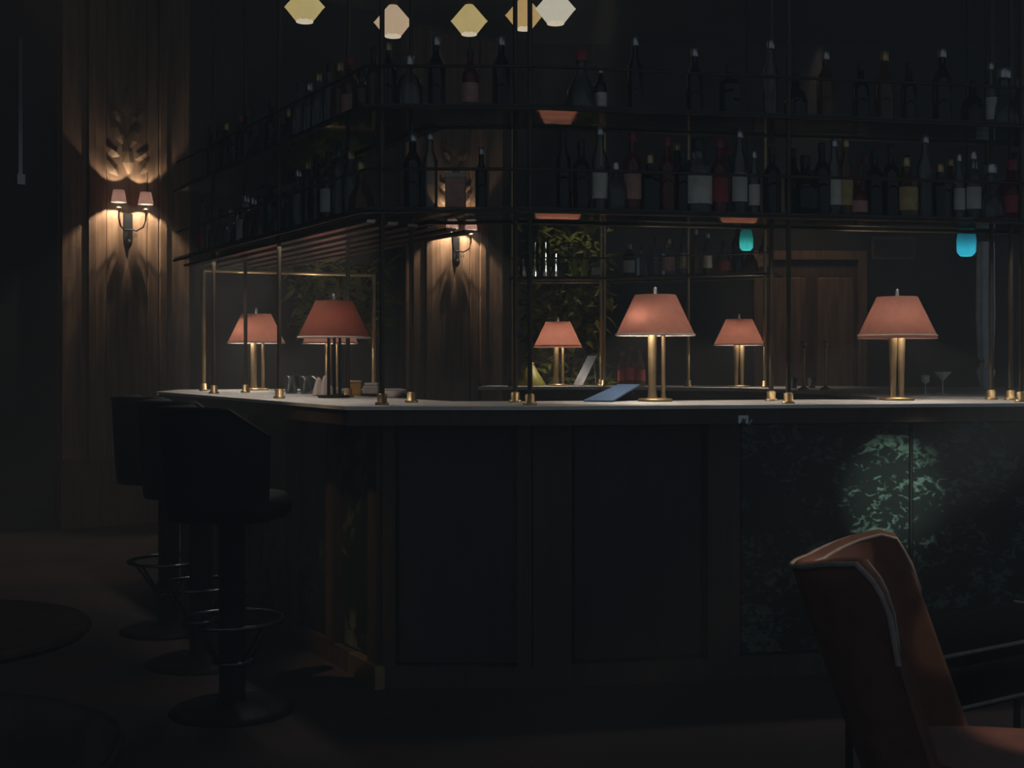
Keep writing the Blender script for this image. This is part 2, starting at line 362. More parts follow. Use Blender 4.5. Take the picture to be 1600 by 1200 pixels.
# ------------------------------------------------------------------ the bar island
P0, P1, P2, P3 = (-2.08, 7.50), (-0.65, 4.98), (0.10, 4.98), (3.20, 5.575)
EDGE = [P0, P1, P2, P3]
HB = 1.148
o = obj('countertop', MB().prism(strip(EDGE, 0.0, 0.66), HB - 0.014, HB), M['top'])
tag(o, 'pale marble countertop edge running around the near side of the bar', 'countertop')
BODY = offset_poly(EDGE, 0.22)
t = thing('bar', 'dark bar front with green marble panels and brown pilasters under the pale counter', 'bar', (0, 5.2, 0))
def bar_part(name, mb, m):
    o = obj(name, mb, m, t); o.location = (0, -5.2, 0); return o
bar_part('carcass', MB().prism(strip(EDGE, 0.26, 0.60), 0.0, HB - 0.075), M['darkwood'])
bar_part('fascia', MB().prism(strip(EDGE, 0.012, 0.62), HB - 0.075, HB - 0.0142), M['pilwood'])
bar_part('plinth', MB().prism(strip(EDGE, 0.19, 0.3), 0.0, 0.09), M['pilwood'])
Bs = [(BODY[0], BODY[1]), (BODY[1], BODY[2]), (BODY[2], BODY[3])]
ln = [(V2(*a) - V2(*b)).length for a, b in Bs]
def pil(k, s0, s1, m='pilwood', d=-0.035): bar_part('pilaster', segbox(MB(), *Bs[k], s0, s1, 0.09, HB - 0.08, d, 0.05), M[m])
def pan(k, s0, s1, m): bar_part('marble_panel' if 'marble' in m else 'wood_panel', segbox(MB(), *Bs[k], s0, s1, 0.10, HB - 0.09, 0.0, 0.045), M[m])
L0 = ln[0]
for a, b in ((L0 - 0.46, L0 - 0.09), (L0 - 0.98, L0 - 0.56), (L0 - 1.55, L0 - 1.08), (L0 - 2.1, L0 - 1.65), (0.05, L0 - 2.2)): pan(0, a, b, 'marblewarm')
for a in (0.51, 1.03, 1.6, 2.15): pil(0, L0 - a - 0.045, L0 - a + 0.045)
pil(0, L0 - 0.085, L0 + 0.01); 
s = at_px(*Bs[0], 578, -0.04)
bar_part('pilaster_glow_foot', segbox(MB(), *Bs[0], L0 - 0.26, L0 + 0.03, 0.0, 0.095, -0.05, 0.0), M['brass'])  # brass colour stands in for a golden glow at the pilaster base
pan(1, 0.06, ln[1] - 0.06, 'darkwood'); pil(1, 0.0, 0.05); pil(1, ln[1] - 0.06, ln[1])
pil(2, 0.0, 0.16); pan(2, 0.18, 0.72, 'darkwood'); pil(2, 0.74, 0.88)
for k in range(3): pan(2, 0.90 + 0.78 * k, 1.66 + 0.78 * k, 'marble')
for k in range(3): pil(2, 1.665 + 0.78 * k, 1.675 + 0.78 * k, 'blackmetal', -0.003)
t = thing('glint_hook', 'small steel hook added for a blue glint under the counter edge', 'hook', (0.93, 5.16, 1.07))  # made-up hook in place of a small bluish reflection
obj('glint_hook_plate', MB().bev((0, -0.003, 0.02), (0.05, 0.014, 0.04), 0.004, 0.19), M['steel'], t)
obj('hook_arm', MB().tube([(0, -0.01, 0.02), (0.005, -0.03, 0.0), (0.02, -0.04, 0.0), (0.03, -0.04, 0.02)], 0.005), M['steel'], t)

# counters on the far sides of the island
o = obj('countertop', MB().prism([(-2.085, 7.515), (-1.50, 7.845), (-0.66, 8.02), (-0.74, 8.47), (-2.1, 8.08)], HB - 0.022, HB), M['top'])
tag(o, 'short pale countertop at the far end of the bar, under two coral lamps', 'countertop')
o = obj('counter_base', MB().prism([(-1.98, 7.65), (-1.50, 7.92), (-0.80, 8.08), (-0.86, 8.36), (-1.98, 8.02)], 0, HB - 0.0225), M['darkwood'])
tag(o, 'dark cabinet base below the short far countertop', 'cabinet')
FR = [(-0.24, 9.02), (0.6, 9.02), (1.5, 8.58), (1.86, 7.6), (1.78, 6.25), (3.5, 6.5), (3.4, 8.6), (2.2, 9.35), (0.6, 9.65), (-0.16, 9.6)]
o = obj('countertop', MB().prism(FR, HB - 0.022, HB), M['top'])
tag(o, 'long pale countertop across the back of the bar behind the near counter', 'countertop')
o = obj('counter_base', MB().prism([(0.0, 9.12), (0.62, 9.12), (1.58, 8.66), (1.96, 7.6), (1.9, 6.4), (3.45, 6.6), (3.35, 8.55), (2.18, 9.27), (0.6, 9.56), (0.0, 9.5)], 0, HB - 0.0225), M['darkwood'])
tag(o, 'dark cabinet base carrying the long rear countertop', 'cabinet')

# ------------------------------------------------------------------ bottle racks: brass posts, glass shelves, gallery rails
Z1, Z2, ZC = 1.925, 2.335, 4.6
GL = 0.012
def flange(x, y, z): return MB().lathe([(0.028, 0), (0.028, 0.010), (0.020, 0.012), (0.020, 0.042), (0.0105, 0.046)], (x, y, z), 14, True)
rack = thing('bottle_rack', 'tall brass and glass bottle rack standing on the near bar counter', 'rack', (0, 0, 0))
def post(rk, x, y, z0=HB, z1=ZC, r=0.0105, m='brassdark'):
    p = obj('post', MB().tube([(x, y, z0), (x, y, z1)], r, 10), M[m], rk)
    obj('post_foot', flange(x, y, z0), M['brass'], p)
for (A, B, pts) in ((P2, P3, [(at_px(P2, P3, q, d), d) for q, d in ((828, .15), (805, .50), (1232, .15), (1205, .50), (1596, .15), (1549, .50), (1579, .42))]), (P1, P2, [(at_px(P1, P2, q, d), d) for q, d in ((597, .15), (643, .47))]),
                    (P1, P0, [(1.19, -.15), (1.19, -.50), (2.26, -.15), (2.42, -.38)])):
    for s, d in pts: post(rack, *seg(A, B, s, d))
for a, b in ((P0, P1), (P1, P2), (P2, P3)):
    pass
for z in (Z1, Z2):
    for i in range(3):
        e = [EDGE[i], EDGE[i + 1]]
        full0, full1 = offset_poly(EDGE, 0.10), offset_poly(EDGE, 0.60 if i == 0 else 0.52)
        q = [full0[i], full0[i + 1], full1[i + 1], full1[i]]
        obj('glass_shelf', MB().prism(q, z, z + GL), M['g_shelf'], rack)
    for dd in (0.10, 0.52):
        pth = [(x, y, z - 0.006) for x, y in offset_poly(EDGE, dd)]
        obj('shelf_bar', MB().tube(pth, 0.0075, 8), M['brassdark'], rack)
    pth = [(x, y, z + 0.165) for x, y in offset_poly(EDGE, 0.12)]
    obj('gallery_rail', MB().tube(pth, 0.0065, 8), M['brassdark'], rack)
for k in range(6):
    dd = 0.13 + 0.105 * k
    a, b = seg(P1, P0, 0.05, -dd), seg(P1, P0, 2.82, -dd)
    obj('stem_rail', MB().hexa([(*seg(P1, P0, s, -x), Z1 - 0.045) for s, x in ((.05 + dd * .3, dd), (2.8, dd), (2.8, dd + .045), (.05 + dd * .3, dd + .045))],
                               [(*seg(P1, P0, s, -x), Z1 - 0.033) for s, x in ((.05 + dd * .3, dd), (2.8, dd), (2.8, dd + .045), (.05 + dd * .3, dd + .045))]), M['railbrass'], rack)
# rack on the long rear counter
rk = thing('bottle_rack', 'brass and glass rack on the rear counter behind the small coral lamp', 'rack')
RB = [(0.0, 9.22), (0.62, 9.20), (1.72, 8.75)]
ZF = 1.92
for x, y in ((0.0, 9.10), (0.66, 9.13), (0.02, 9.50), (1.24, 9.0), (1.72, 8.7), (0.66, 9.5)): post(rk, x, y, HB, 3.1, 0.0105, 'brass')
obj('glass_shelf', MB().prism([(-0.02, 9.08), (0.66, 9.10), (1.74, 8.64), (1.9, 8.98), (0.7, 9.52), (-0.02, 9.52)], ZF, ZF + GL), M['g_shelf'], rk)
obj('shelf_bar', MB().tube([(-0.02, 9.07, ZF - .006), (0.66, 9.09, ZF - .006), (1.74, 8.63, ZF - .006)], 0.009), M['brassdark'], rk)
obj('shelf_bar', MB().tube([(-0.02, 9.52, ZF - .006), (0.7, 9.52, ZF - .006), (1.9, 8.98, ZF - .006)], 0.009), M['brassdark'], rk)
obj('gallery_rail', MB().tube([(-0.02, 9.08, ZF + .14), (0.66, 9.10, ZF + .14), (1.74, 8.64, ZF + .14)], 0.006), M['brassdark'], rk)
# short rack over the far left counter
rk = thing('bottle_rack', 'low brass frame on the short far countertop above two coral lamps', 'rack')
for x, y in ((-0.88, 8.15), (-1.86, 7.72)): post(rk, x, y, HB, 1.88, 0.0125, 'brass')
obj('shelf_bar', MB().tube([(-1.86, 7.72, 1.875), (-0.88, 8.15, 1.875)], 0.012), M['brass'], rk)
obj('shelf_bar', MB().tube([(-0.88, 8.15, 1.6), (-0.86, 8.15, 1.6)], 0.012), M['brass'], rk)

# ------------------------------------------------------------------ table lamps
def table_lamp(x, y, label, dim=False, twin=False, power=1.9, rot=0.0, off=(0, -.02), band=False):
    t = thing('table_lamp', label, 'lamp', (x, y, HB), rot, 'table lamps along the bar')
    sm = M['shadedim' if dim else 'shade']; metal = M['blackmetal' if dim else 'brass']
    obj('base', MB().lathe([(0.001, 0.0), (0.076, 0.0), (0.078, 0.006), (0.072, 0.013), (0.001, 0.016)], seg=24), metal, t)
    if dim:
        for dx in (-0.026, 0.002, 0.028): obj('column', MB().lathe([(0.008, 0.012), (0.0075, 0.31)], (dx, 0, 0), 12), metal, t)
    elif twin:
        for dx, dy in ((-0.022, -0.012), (0.022, 0.012)):
            obj('column', MB().lathe([(0.017, 0.012), (0.0125, 0.03), (0.0145, 0.12), (0.0205, 0.31)], (dx, dy, 0), 14), metal, t)
    else:
        obj('column', MB().lathe([(0.024, 0.012), (0.020, 0.03), (0.0175, 0.06), (0.0195, 0.31)], (-0.014, -0.01, 0), 14), metal, t)
        obj('column', MB().lathe([(0.014, 0.012), (0.010, 0.03), (0.0095, 0.31)], (0.037, 0.015, 0), 12), metal, t)
    obj('crossbar', MB().box((0.0, 0, 0.305), (0.10, 0.02, 0.012)), metal, t)
    R0, R1, z0, z1 = 0.173, 0.090, 0.292, 0.468
    obj('shade', MB().lathe([(R0, z0), (R1, z1), (R1 - 0.003, z1 - 0.001), (R0 - 0.003, z0 + 0.001), (R0, z0)], seg=36), sm, t)
    obj('shade_ring', MB().tube([(R0 * math.cos(a), R0 * math.sin(a), z0) for a in [2 * PI * i / 36 for i in range(36)]], 0.0045, 6, True), M['linen'], t)
    if band:
        obj('rim_band', MB().lathe([(R0 - .001, z0 - .001), (R0 + .003, z0 - .013), (R0 + .001, z0 - .013), (R0 - .003, z0 - .001)], seg=36), M['band'], t)
    sp = MB()
    for k in range(3):
        a = 2 * PI * k / 3 + 0.4; sp.tube([(0, 0, z1 - 0.012), ((R1 - 0.002) * math.cos(a), (R1 - 0.002) * math.sin(a), z1 - 0.012)], 0.0022, 5)
    obj('spider', sp, metal, t)
    obj('stem', MB().tube([(0, 0, 0.305), (0, 0, 0.47)], 0.004, 6), metal, t)
    obj('finial', MB().lathe([(0.006, 0.468), (0.0085, 0.475), (0.0085, 0.498), (0.005, 0.505), (0.001, 0.506)], seg=10), M['silvercap'], t)
    obj('bulb', MB().lathe([(0.001, 0.36), (0.018, 0.368), (0.022, 0.385), (0.015, 0.405), (0.001, 0.41)], (off[0], off[1], 0), 12), M['bulb'], t)
    light('lamp_light', 'POINT', (off[0], off[1] - 0.03, 0.352), power * (1.0 if dim else 1.45), (1.0, 0.88, 0.76), 0.02, parent=t)
    return t
table_lamp(0.63, 5.63, 'largest coral lamp on two brass columns, beside the blue card on the near counter', power=4.6, off=(-0.06, -0.045))
table_lamp(1.745, 5.80, 'coral lamp on two brass columns, standing alone before the dark right bay', twin=True, band=True, power=3.6)
table_lamp(0.336, 9.36, 'smallest coral lamp on the rear counter in front of olive leaves', band=True, power=3.9)
table_lamp(1.565, 8.82, 'small coral lamp on the rear counter between the two big lamps', twin=True, power=3.6)
table_lamp(-1.57, 7.86, 'coral lamp with a bright spot, near the far end of the bar', power=4.2, off=(-0.05, -0.03))
table_lamp(-1.14, 8.03, 'coral lamp half hidden behind the dark lamp on the far counter', power=3.4)
table_lamp(-0.862, 6.20, 'dim dark red lamp on black columns beside the orange box', True, power=0.30)

# ------------------------------------------------------------------ wall sconces
def sconce(tc, label):
    x, y = wp(tc, 0.065); rz = math.atan2(WD.y, WD.x)
    t = thing('wall_sconce', label, 'sconce', (x, y, 2.42), rz, 'wall sconces on the panels')
    obj('backplate', MB().box((0, -0.012, 0.0), (0.07, 0.03, 0.22)).lathe([(0.001, -0.18), (0.022, -0.15), (0.03, -0.12), (0.012, -0.10)], (0, -0.035, 0), 10), M['blackmetal'], t)
    for s in (-1, 1):
        pth = [(0, -0.03, -0.02), (0.05 * s, -0.07, -0.03), (0.095 * s, -0.10, 0.0), (0.112 * s, -0.11, 0.06), (0.112 * s, -0.11, 0.15)]
        a = obj('arm', MB().tube(pth, 0.007, 8), M['blackmetal'], t)
        obj('candle_cup', MB().lathe([(0.008, 0.12), (0.024, 0.135), (0.026, 0.142), (0.01, 0.15)], (0.112 * s, -0.11, 0), 12), M['brass'], a)
        obj('shade', MB().lathe([(0.062, 0.185), (0.044, 0.285), (0.042, 0.284), (0.060, 0.186), (0.062, 0.185)], (0.112 * s, -0.11, 0), 20), M['sconce'], t)
        obj('bulb', MB().lathe([(0.001, 0.246), (0.010, 0.25), (0.012, 0.262), (0.001, 0.272)], (0.112 * s, -0.11, 0), 10), M['bulb'], t)
        light('sconce_light', 'POINT', (0.112 * s, -0.11, 0.240), 20, (1.0, 0.84, 0.66), 0.008, parent=t)
    for k in range(4):
        a = PI / 4 + k * PI / 2
        obj('crystal_drop', MB().lathe([(0.001, -0.05), (0.009, -0.03), (0.001, 0.0)], (0.05 * math.cos(a), -0.07 + 0.03 * math.sin(a), -0.04), 6, smooth=False), M['g_clear'], t)
    return t
sconce(0.0, 'twin shaded wall sconce on the broad panel away from the bar')
sconce(3.27, 'twin shaded wall sconce seen through the rack beyond the bar')

# ------------------------------------------------------------------ pendant lamps
def pendant(px, y_mid, Y, wpx, m, label):
    X = (px - 800) / FOC * Y; z = EYE + (566 - y_mid) / FOC * Y; r = wpx / FOC * Y / 2
    t = thing('pendant_lamp', label, 'pendant', (X, Y, z), 0, 'glass pendants above the bar')
    obj('shade', MB().lathe([(r * .42, -r * .70), (r * .90, -r * .10), (r, 0.0), (r * .90, r * .10), (r * .42, r * .66), (r * .22, r * .88)], seg=8, smooth=False), m, t)
    obj('diffuser', MB().lathe([(0.001, -r * .74), (r * .42, -r * .74), (r * .42, -r * .66)], seg=16, cap0=False), M['pend_light'], t)
    obj('collar', MB().lathe([(r * .24, r * .86), (r * .24, r * 1.15), (r * .1, r * 1.3)], seg=12), M['brass'], t)
    obj('cord', MB().tube([(0, 0, r * 1.25), (0, 0, 4.6 - z)], 0.012, 8), M['brassdark'], t)
    return t
M['pend_light'] = emit('pendant_diffuser', (0.62, 0.53, 0.40), (0.55, 0.47, 0.34), 1.0)
M['pend_a'] = emit('pendant_glass_straw', (0.46, 0.37, 0.16), (0.36, 0.28, 0.11), 1.0, 16)
M['pend_b'] = emit('pendant_glass_rose', (0.47, 0.35, 0.24), (0.40, 0.29, 0.18), 1.0, 16)
M['pend_c'] = emit('pendant_glass_honey', (0.44, 0.29, 0.12), (0.36, 0.23, 0.09), 1.0, 16)
M['pend_d'] = emit('pendant_glass_ivory', (0.50, 0.47, 0.38), (0.44, 0.41, 0.32), 1.0, 16)
for m_ in ('pend_a', 'pend_b', 'pend_c', 'pend_d', 'pend_light'):
    M[m_].node_tree.nodes['Principled BSDF'].inputs['Base Color'].default_value = (0.25, 0.2, 0.13, 1)
pendant(476, 11, 6.6, 64, M['pend_a'], 'straw coloured pendant hanging apart from the others, furthest from the ivory one')
pendant(614, 35, 6.9, 61, M['pend_b'], 'rose tinted pendant with thin dark rack posts crossing in front')
pendant(733, 33, 6.9, 58, M['pend_a'], 'straw coloured pendant in the middle of the five, with its stem in view')
pendant(819, 24, 6.7, 60, M['pend_c'], 'honey coloured pendant half touching the ivory pendant')
pendant(868, 14, 6.4, 64, M['pend_d'], 'pale ivory pendant overlapping the honey coloured one')

# ------------------------------------------------------------------ bottles
BM = {}
KIND = {
 'round': [(0.001, 0), (0.036, 0), (0.038, 0.006), (0.038, 0.17), (0.030, 0.195), (0.015, 0.215), (0.0135, 0.275)],
 'wine': [(0.001, 0), (0.035, 0), (0.037, 0.006), (0.037, 0.19), (0.028, 0.215), (0.0145, 0.24), (0.0135, 0.30)],
 'slim': [(0.001, 0), (0.029, 0), (0.031, 0.006), (0.031, 0.21), (0.014, 0.255), (0.0125, 0.32)],
 'squat': [(0.001, 0), (0.044, 0), (0.050, 0.01), (0.051, 0.09), (0.040, 0.13), (0.017, 0.15), (0.015, 0.20)],
 'square': [(0.001, 0), (0.044, 0), (0.046, 0.006), (0.046, 0.15), (0.036, 0.17), (0.015, 0.18), (0.015, 0.225)],
 'decanter': [(0.001, 0), (0.052, 0), (0.056, 0.02), (0.048, 0.08), (0.020, 0.13), (0.014, 0.17), (0.020, 0.20)],
}
LAB = {'round': (0.0388, 0.045, 0.135), 'wine': (0.0378, 0.05, 0.15), 'slim': (0.0318, 0.05, 0.16), 'squat': (0.0518, 0.025, 0.085), 'square': (0.047, 0.03, 0.12), 'decanter': None}
def bottle(kind, g, lab, cap, x, y, z, sc_, label, group, rz):
    key = (kind, g, lab, cap)
    if key not in BM:
        seg_ = 8 if kind == 'square' else 14
        me = MB().lathe(KIND[kind], seg=seg_, smooth=kind != 'square').mesh('bottle'); me.materials.append(M[g])
        h = KIND[kind][-1][1]; r = KIND[kind][-1][0]
        cm = MB().lathe([(r + .002, h - 0.022), (r + .003, h - .02), (r + .003, h + 0.012), (r, h + 0.016), (0.001, h + 0.016)], seg=10).mesh('cap'); cm.materials.append(M[cap])
        lm = None
        if lab and LAB[kind]:
            lr, l0, l1 = LAB[kind]
            a0, a1, n = -PI * .93, -PI * .07, 9
            if kind == 'square': pass
            R = [[(lr * math.cos(a0 + (a1 - a0) * i / (n - 1)), lr * math.sin(a0 + (a1 - a0) * i / (n - 1)), zz) for i in range(n)] for zz in (l0, l1)]
            lm = MB().loft(R, False, smooth=True).mesh('label'); lm.materials.append(M[lab])
        BM[key] = (me, cm, lm)
    me, cm, lm = BM[key]
    o = bpy.data.objects.new('bottle', me); COL.objects.link(o); tag(o, label, 'bottle', group)
    o.location = (x, y, z); o.scale = (sc_, sc_, sc_); o.rotation_euler = (0, 0, rz)
    c_ = bpy.data.objects.new('cap', cm); COL.objects.link(c_); c_.parent = o
    if lm:
        l_ = bpy.data.objects.new('label', lm); COL.objects.link(l_); l_.parent = o
    return o
ORD = 'first second third fourth fifth sixth seventh eighth ninth tenth eleventh twelfth thirteenth fourteenth fifteenth sixteenth seventeenth eighteenth nineteenth twentieth'.split()
ORD += ['twenty-' + q for q in ORD[:9]]
GN = {'g_clear': 'clear', 'g_amber': 'amber', 'g_green': 'dark green', 'g_dark': 'black', 'g_red': 'ruby', 'g_lime': 'lime green'}
LN = {'cream': 'cream label', 'goldpaper': 'gold label', 'pinkpaper': 'pink label', 'redpaper': 'red label', 'white': 'white label', None: 'no label'}
def bottle_row(A, B, d, z, items, where, group, rz):
    for i, (s, kind, g, lab, cap, k) in enumerate(items):
        x, y = seg(A, B, s, d)
        bottle(kind, g, lab, cap, x, y, z, k, '%s %s bottle, %s, %s %s' % (GN[g], kind, LN[lab], ORD[i], where), group, rz)
def rnd_items(s0, s1, n, lit=0.45):
    out = []
    st = (s1 - s0) / max(n - 1, 1)
    for i in range(n):
        kind = random.choice(['round', 'wine', 'slim', 'squat', 'square', 'decanter', 'round', 'wine'])
        g = random.choice(['g_clear', 'g_clear', 'g_amber', 'g_amber', 'g_green', 'g_dark', 'g_dark', 'g_clear'])
        lab = random.choice(['cream', 'goldpaper', 'pinkpaper', 'redpaper', 'white']) if random.random() < lit and kind != 'decanter' else None
        cap = random.choice(['blackcap', 'blackcap', 'silvercap', 'redcap', 'brass'])
        out.append((s0 + st * i + random.uniform(-.012, .012), kind, g, lab, cap, random.uniform(.92, 1.12)))
    return out
RZF = math.atan2(P3[1] - P2[1], P3[0] - P2[0])
RZL = math.atan2(P1[1] - P0[1], P1[0] - P0[0])
zl, zu = Z1 + GL, Z2 + GL
F = lambda px, d=.22: at_px(P2, P3, px, d)
named = [(880, 'slim', 'g_dark', None, 'blackcap', 1.0), (908, 'round', 'g_dark', None, 'blackcap', 1.0), (937, 'slim', 'g_clear', 'cream', 'silvercap', 1.05), (962, 'squat', 'g_clear', None, 'silvercap', .95), (988, 'wine', 'g_red', 'pinkpaper', 'redcap', 1.05),
 (1015, 'square', 'g_dark', None, 'brass', 1.0), (1042, 'wine', 'g_red', None, 'redcap', 1.0), (1066, 'round', 'g_dark', None, 'blackcap', .9), (1090, 'square', 'g_clear', 'cream', 'blackcap', 1.3), (1124, 'wine', 'g_red', 'redpaper', 'redcap', 1.0),
 (1155, 'slim', 'g_clear', 'white', 'silvercap', 1.08), (1178, 'slim', 'g_clear', 'cream', 'silvercap', .8), (1206, 'round', 'g_dark', None, 'blackcap', 1.0), (1258, 'squat', 'g_dark', None, 'blackcap', 1.2), (1284, 'wine', 'g_dark', None, 'blackcap', 1.0), (1303, 'slim', 'g_clear', 'cream', 'silvercap', 1.0),
 (1321, 'slim', 'g_amber', 'goldpaper', 'brass', 1.0), (1340, 'squat', 'g_red', 'pinkpaper', 'redcap', .82), (1366, 'round', 'g_dark', None, 'blackcap', 1.0), (1392, 'wine', 'g_dark', None, 'blackcap', 1.0), (1415, 'square', 'g_amber', 'goldpaper', 'brass', 1.1), (1445, 'slim', 'g_clear', None, 'silvercap', 1.1), (1468, 'square', 'g_dark', None, 'brass', 1.0),
 (1498, 'slim', 'g_clear', 'white', 'silvercap', .85), (1520, 'wine', 'g_clear', 'white', 'silvercap', .95), (1548, 'decanter', 'g_clear', None, 'silvercap', 1.15), (1580, 'squat', 'g_red', 'redpaper', 'redcap', 1.25)]
bottle_row(P2, P3, .22, zl, [(F(p[0]), *p[1:]) for p in named], 'from corner, front row, lower near shelf', 'front row on the lower near shelf', RZF)
bottle_row(P2, P3, .40, zl, rnd_items(0.28, 2.3, 20, .12), 'from corner, rear row, lower near shelf', 'rear row on the lower near shelf', RZF)
up = [(908, 'decanter', 'g_clear', None, 'redcap', 1.25), (938, 'round', 'g_dark', 'cream', 'silvercap', .7), (992, 'slim', 'g_dark', None, 'silvercap', 1.0), (1085, 'wine', 'g_dark', None, 'silvercap', .95), (1140, 'square', 'g_dark', None, 'blackcap', 1.0), (1204, 'slim', 'g_clear', None, 'silvercap', 1.05),
 (1243, 'squat', 'g_dark', None, 'blackcap', 1.0), (1290, 'wine', 'g_amber', None, 'silvercap', 1.0), (1345, 'round', 'g_dark', None, 'blackcap', .95), (1382, 'round', 'g_amber', None, 'brass', 1.12), (1420, 'wine', 'g_dark', None, 'blackcap', .9), (1472, 'wine', 'g_dark', None, 'silvercap', 1.12), (1520, 'squat', 'g_dark', None, 'blackcap', 1.0), (1548, 'slim', 'g_clear', 'white', 'silvercap', .9), (1568, 'decanter', 'g_clear', None, 'silvercap', 1.3), (1595, 'squat', 'g_amber', None, 'silvercap', 1.1)]
bottle_row(P2, P3, .30, zu, [(F(p[0], .3), *p[1:]) for p in up], 'from corner, top near shelf', 'bottles on the top near shelf', RZF)
# the short bevelled side between the two corners
mid = [(645, 'wine', 'g_dark', None, 'silvercap', 1.05), (672, 'slim', 'g_clear', None, 'silvercap', 1.0), (752, 'slim', 'g_dark', None, 'silvercap', .8)]
bottle_row(P1, P2, .30, zl, [(at_px(P1, P2, p[0], .3), *p[1:]) for p in mid], 'on the short lower corner shelf', 'bottles on the short lower shelf', 0)
t = thing('carton', 'small brown carton standing on the short lower shelf behind the rail', 'box', (-0.235, 5.33, zl))
obj('carton_body', MB().bev((0, 0, 0.075), (0.085, 0.06, 0.15), 0.004), M['pinkpaper'], t); obj('lid', MB().bev((0, 0, 0.157), (0.09, 0.065, 0.022), 0.004), M['linen'], t)
mid2 = [(640, 'squat', 'g_clear', None, 'silvercap', 1.1), (682, 'wine', 'g_dark', None, 'silvercap', 1.0), (735, 'round', 'g_red', 'pinkpaper', 'blackcap', .9), (783, 'wine', 'g_dark', None, 'silvercap', 1.0)]
bottle_row(P1, P2, .30, zu, [(at_px(P1, P2, p[0], .3), *p[1:]) for p in mid2], 'on the short top corner shelf', 'bottles on the short top shelf', 0)
# left-hand side, running away from the corner
bottle_row(P1, P0, -.22, zl, rnd_items(0.35, 2.7, 19, .35), 'from corner, lower shelf over stools', 'bottles on the lower shelf above the stools', RZL)
bottle_row(P1, P0, -.27, zu, rnd_items(0.2, 2.7, 20, .12), 'from corner, top shelf over stools', 'bottles on the top shelf above the stools', RZL)
# shelf of the rear rack
FA, FB, FC = (0.0, 9.10), (0.66, 9.13), (1.74, 8.64)
zf = ZF + GL
rear = [(0.36, 'slim', 'g_clear', None, 'silvercap', .7), (0.455, 'round', 'g_lime', None, 'silvercap', .62), (0.53, 'round', 'g_lime', None, 'silvercap', .68), (0.61, 'square', 'g_clear', 'white', 'blackcap', .6)]
bottle_row(FA, FB, .12, zf, rear, 'on rear shelf by olive leaves', 'bottles on the rear shelf by the leaves', 0)
bottle_row(FB, FC, .14, zf, rnd_items(0.14, 1.12, 11, .55), 'past brass post, rear shelf', 'bottles on the rear shelf past the post', -0.42)
# stacked tumblers on the rear shelf
tm = MB().lathe([(0.001, 0.004), (0.026, 0.004), (0.028, 0.0), (0.036, 0.085), (0.0345, 0.085), (0.0265, 0.01), (0.001, 0.01)], seg=14).mesh('tumbler'); tm.materials.append(M['g_clear'])
def tumbler(x, y, z, label, group, k=1.0):
    o = bpy.data.objects.new('tumbler', tm); COL.objects.link(o); o.location = (x, y, z); o.scale = (k, k, k)
    return tag(o, label, 'glass', group)
for i in range(4):
    for j in range(3 if i in (1, 2) else 2):
        tumbler(0.085 + 0.078 * i, 9.28, zf + 0.0852 * j, 'clear tumbler stacked on rear shelf, %s column, %s from bottom' % (ORD[i], ORD[j]), 'stacked tumblers on the rear shelf')
for i, (x, y) in enumerate(((-1.21, 7.02), (-1.12, 6.98), (-1.05, 6.92))):
    tumbler(x, y, HB, ['clear tumbler beside the brass post on the near counter', 'clear tumbler standing between two others by the crumpled napkin', 'clear tumbler closest to the crumpled napkin'][i], 'tumblers on the counter', 1.15)
for i, (x, y) in enumerate(((1.87, 8.5), (1.99, 8.5))):
    tumbler(x, y, HB, ['small tumbler on the rear counter nearer the small coral lamp', 'small tumbler on the rear counter beside the brass candlesticks'][i], 'tumblers on the rear counter', .8)

# ------------------------------------------------------------------ small things on the counters
def slab(name, q, th, m, label, cat):
    a = Vector(q[1]) - Vector(q[0]); b = Vector(q[3]) - Vector(q[0]); n = a.cross(b).normalized() * th
    t_ = thing(name, label, cat, q[0]); q0 = Vector(q[0])
    obj('card', MB().hexa([tuple(Vector(p) - q0) for p in q], [tuple(Vector(p) - q0 + n) for p in q]), m, t_)
    p2, p3 = Vector(q[2]) - q0, Vector(q[3]) - q0
    mid_ = (p2 + p3) / 2 - n * .2
    obj('prop', MB().tube([tuple(mid_), (mid_.x + .03, mid_.y + .03, HB - q[0][2])], 0.004, 6), M['steel'], t_)
    return t_
def on_ray(px, Y, z): return ((px - 800) / FOC * Y, Y, z)
slab('menu_card', [on_ray(912, 5.55, HB + .002), on_ray(957, 5.50, HB + .002), on_ray(1000, 5.78, HB + .067), on_ray(966, 5.82, HB + .067)], 0.006, M['blue'], 'tilted blue menu card lying beside the largest coral lamp', 'menu')
slab('menu_card', [on_ray(896, 9.30, HB + .002), on_ray(911, 9.25, HB + .002), on_ray(933, 9.40, HB + .215), on_ray(919, 9.44, HB + .215)], 0.006, M['greycard'], 'narrow grey card leaning on the rear counter beside the smallest lamp', 'menu')
mb = MB()
for k in range(5):
    a = 1.3 * k
    mb.lathe([(0.001, 0.0), (0.034, 0.006), (0.03, 0.03), (0.012, 0.055 + .01 * k), (0.001, 0.06 + .012 * k)], (0.028 * math.cos(a), 0.02 * math.sin(a), 0), 7, smooth=False)
tag(obj('napkin', mb, M['linen'], None, on_ray(505, 6.55, HB)), 'crumpled pinkish linen napkin on the counter beside the dim lamp', 'napkin')
t = thing('carton', 'orange box on the near counter behind the dim red lamp', 'box', on_ray(553, 6.6, HB), 0.15)
obj('carton_body', MB().bev((0, 0, .033), (.074, .06, .066), .004), M['orange'], t); obj('lid', MB().bev((0, 0, .072), (.078, .064, .012), .004), M['goldpaper'], t)
t = thing('carton', 'small white box beside the orange box on the counter', 'box', on_ray(581, 6.9, HB), -0.1)
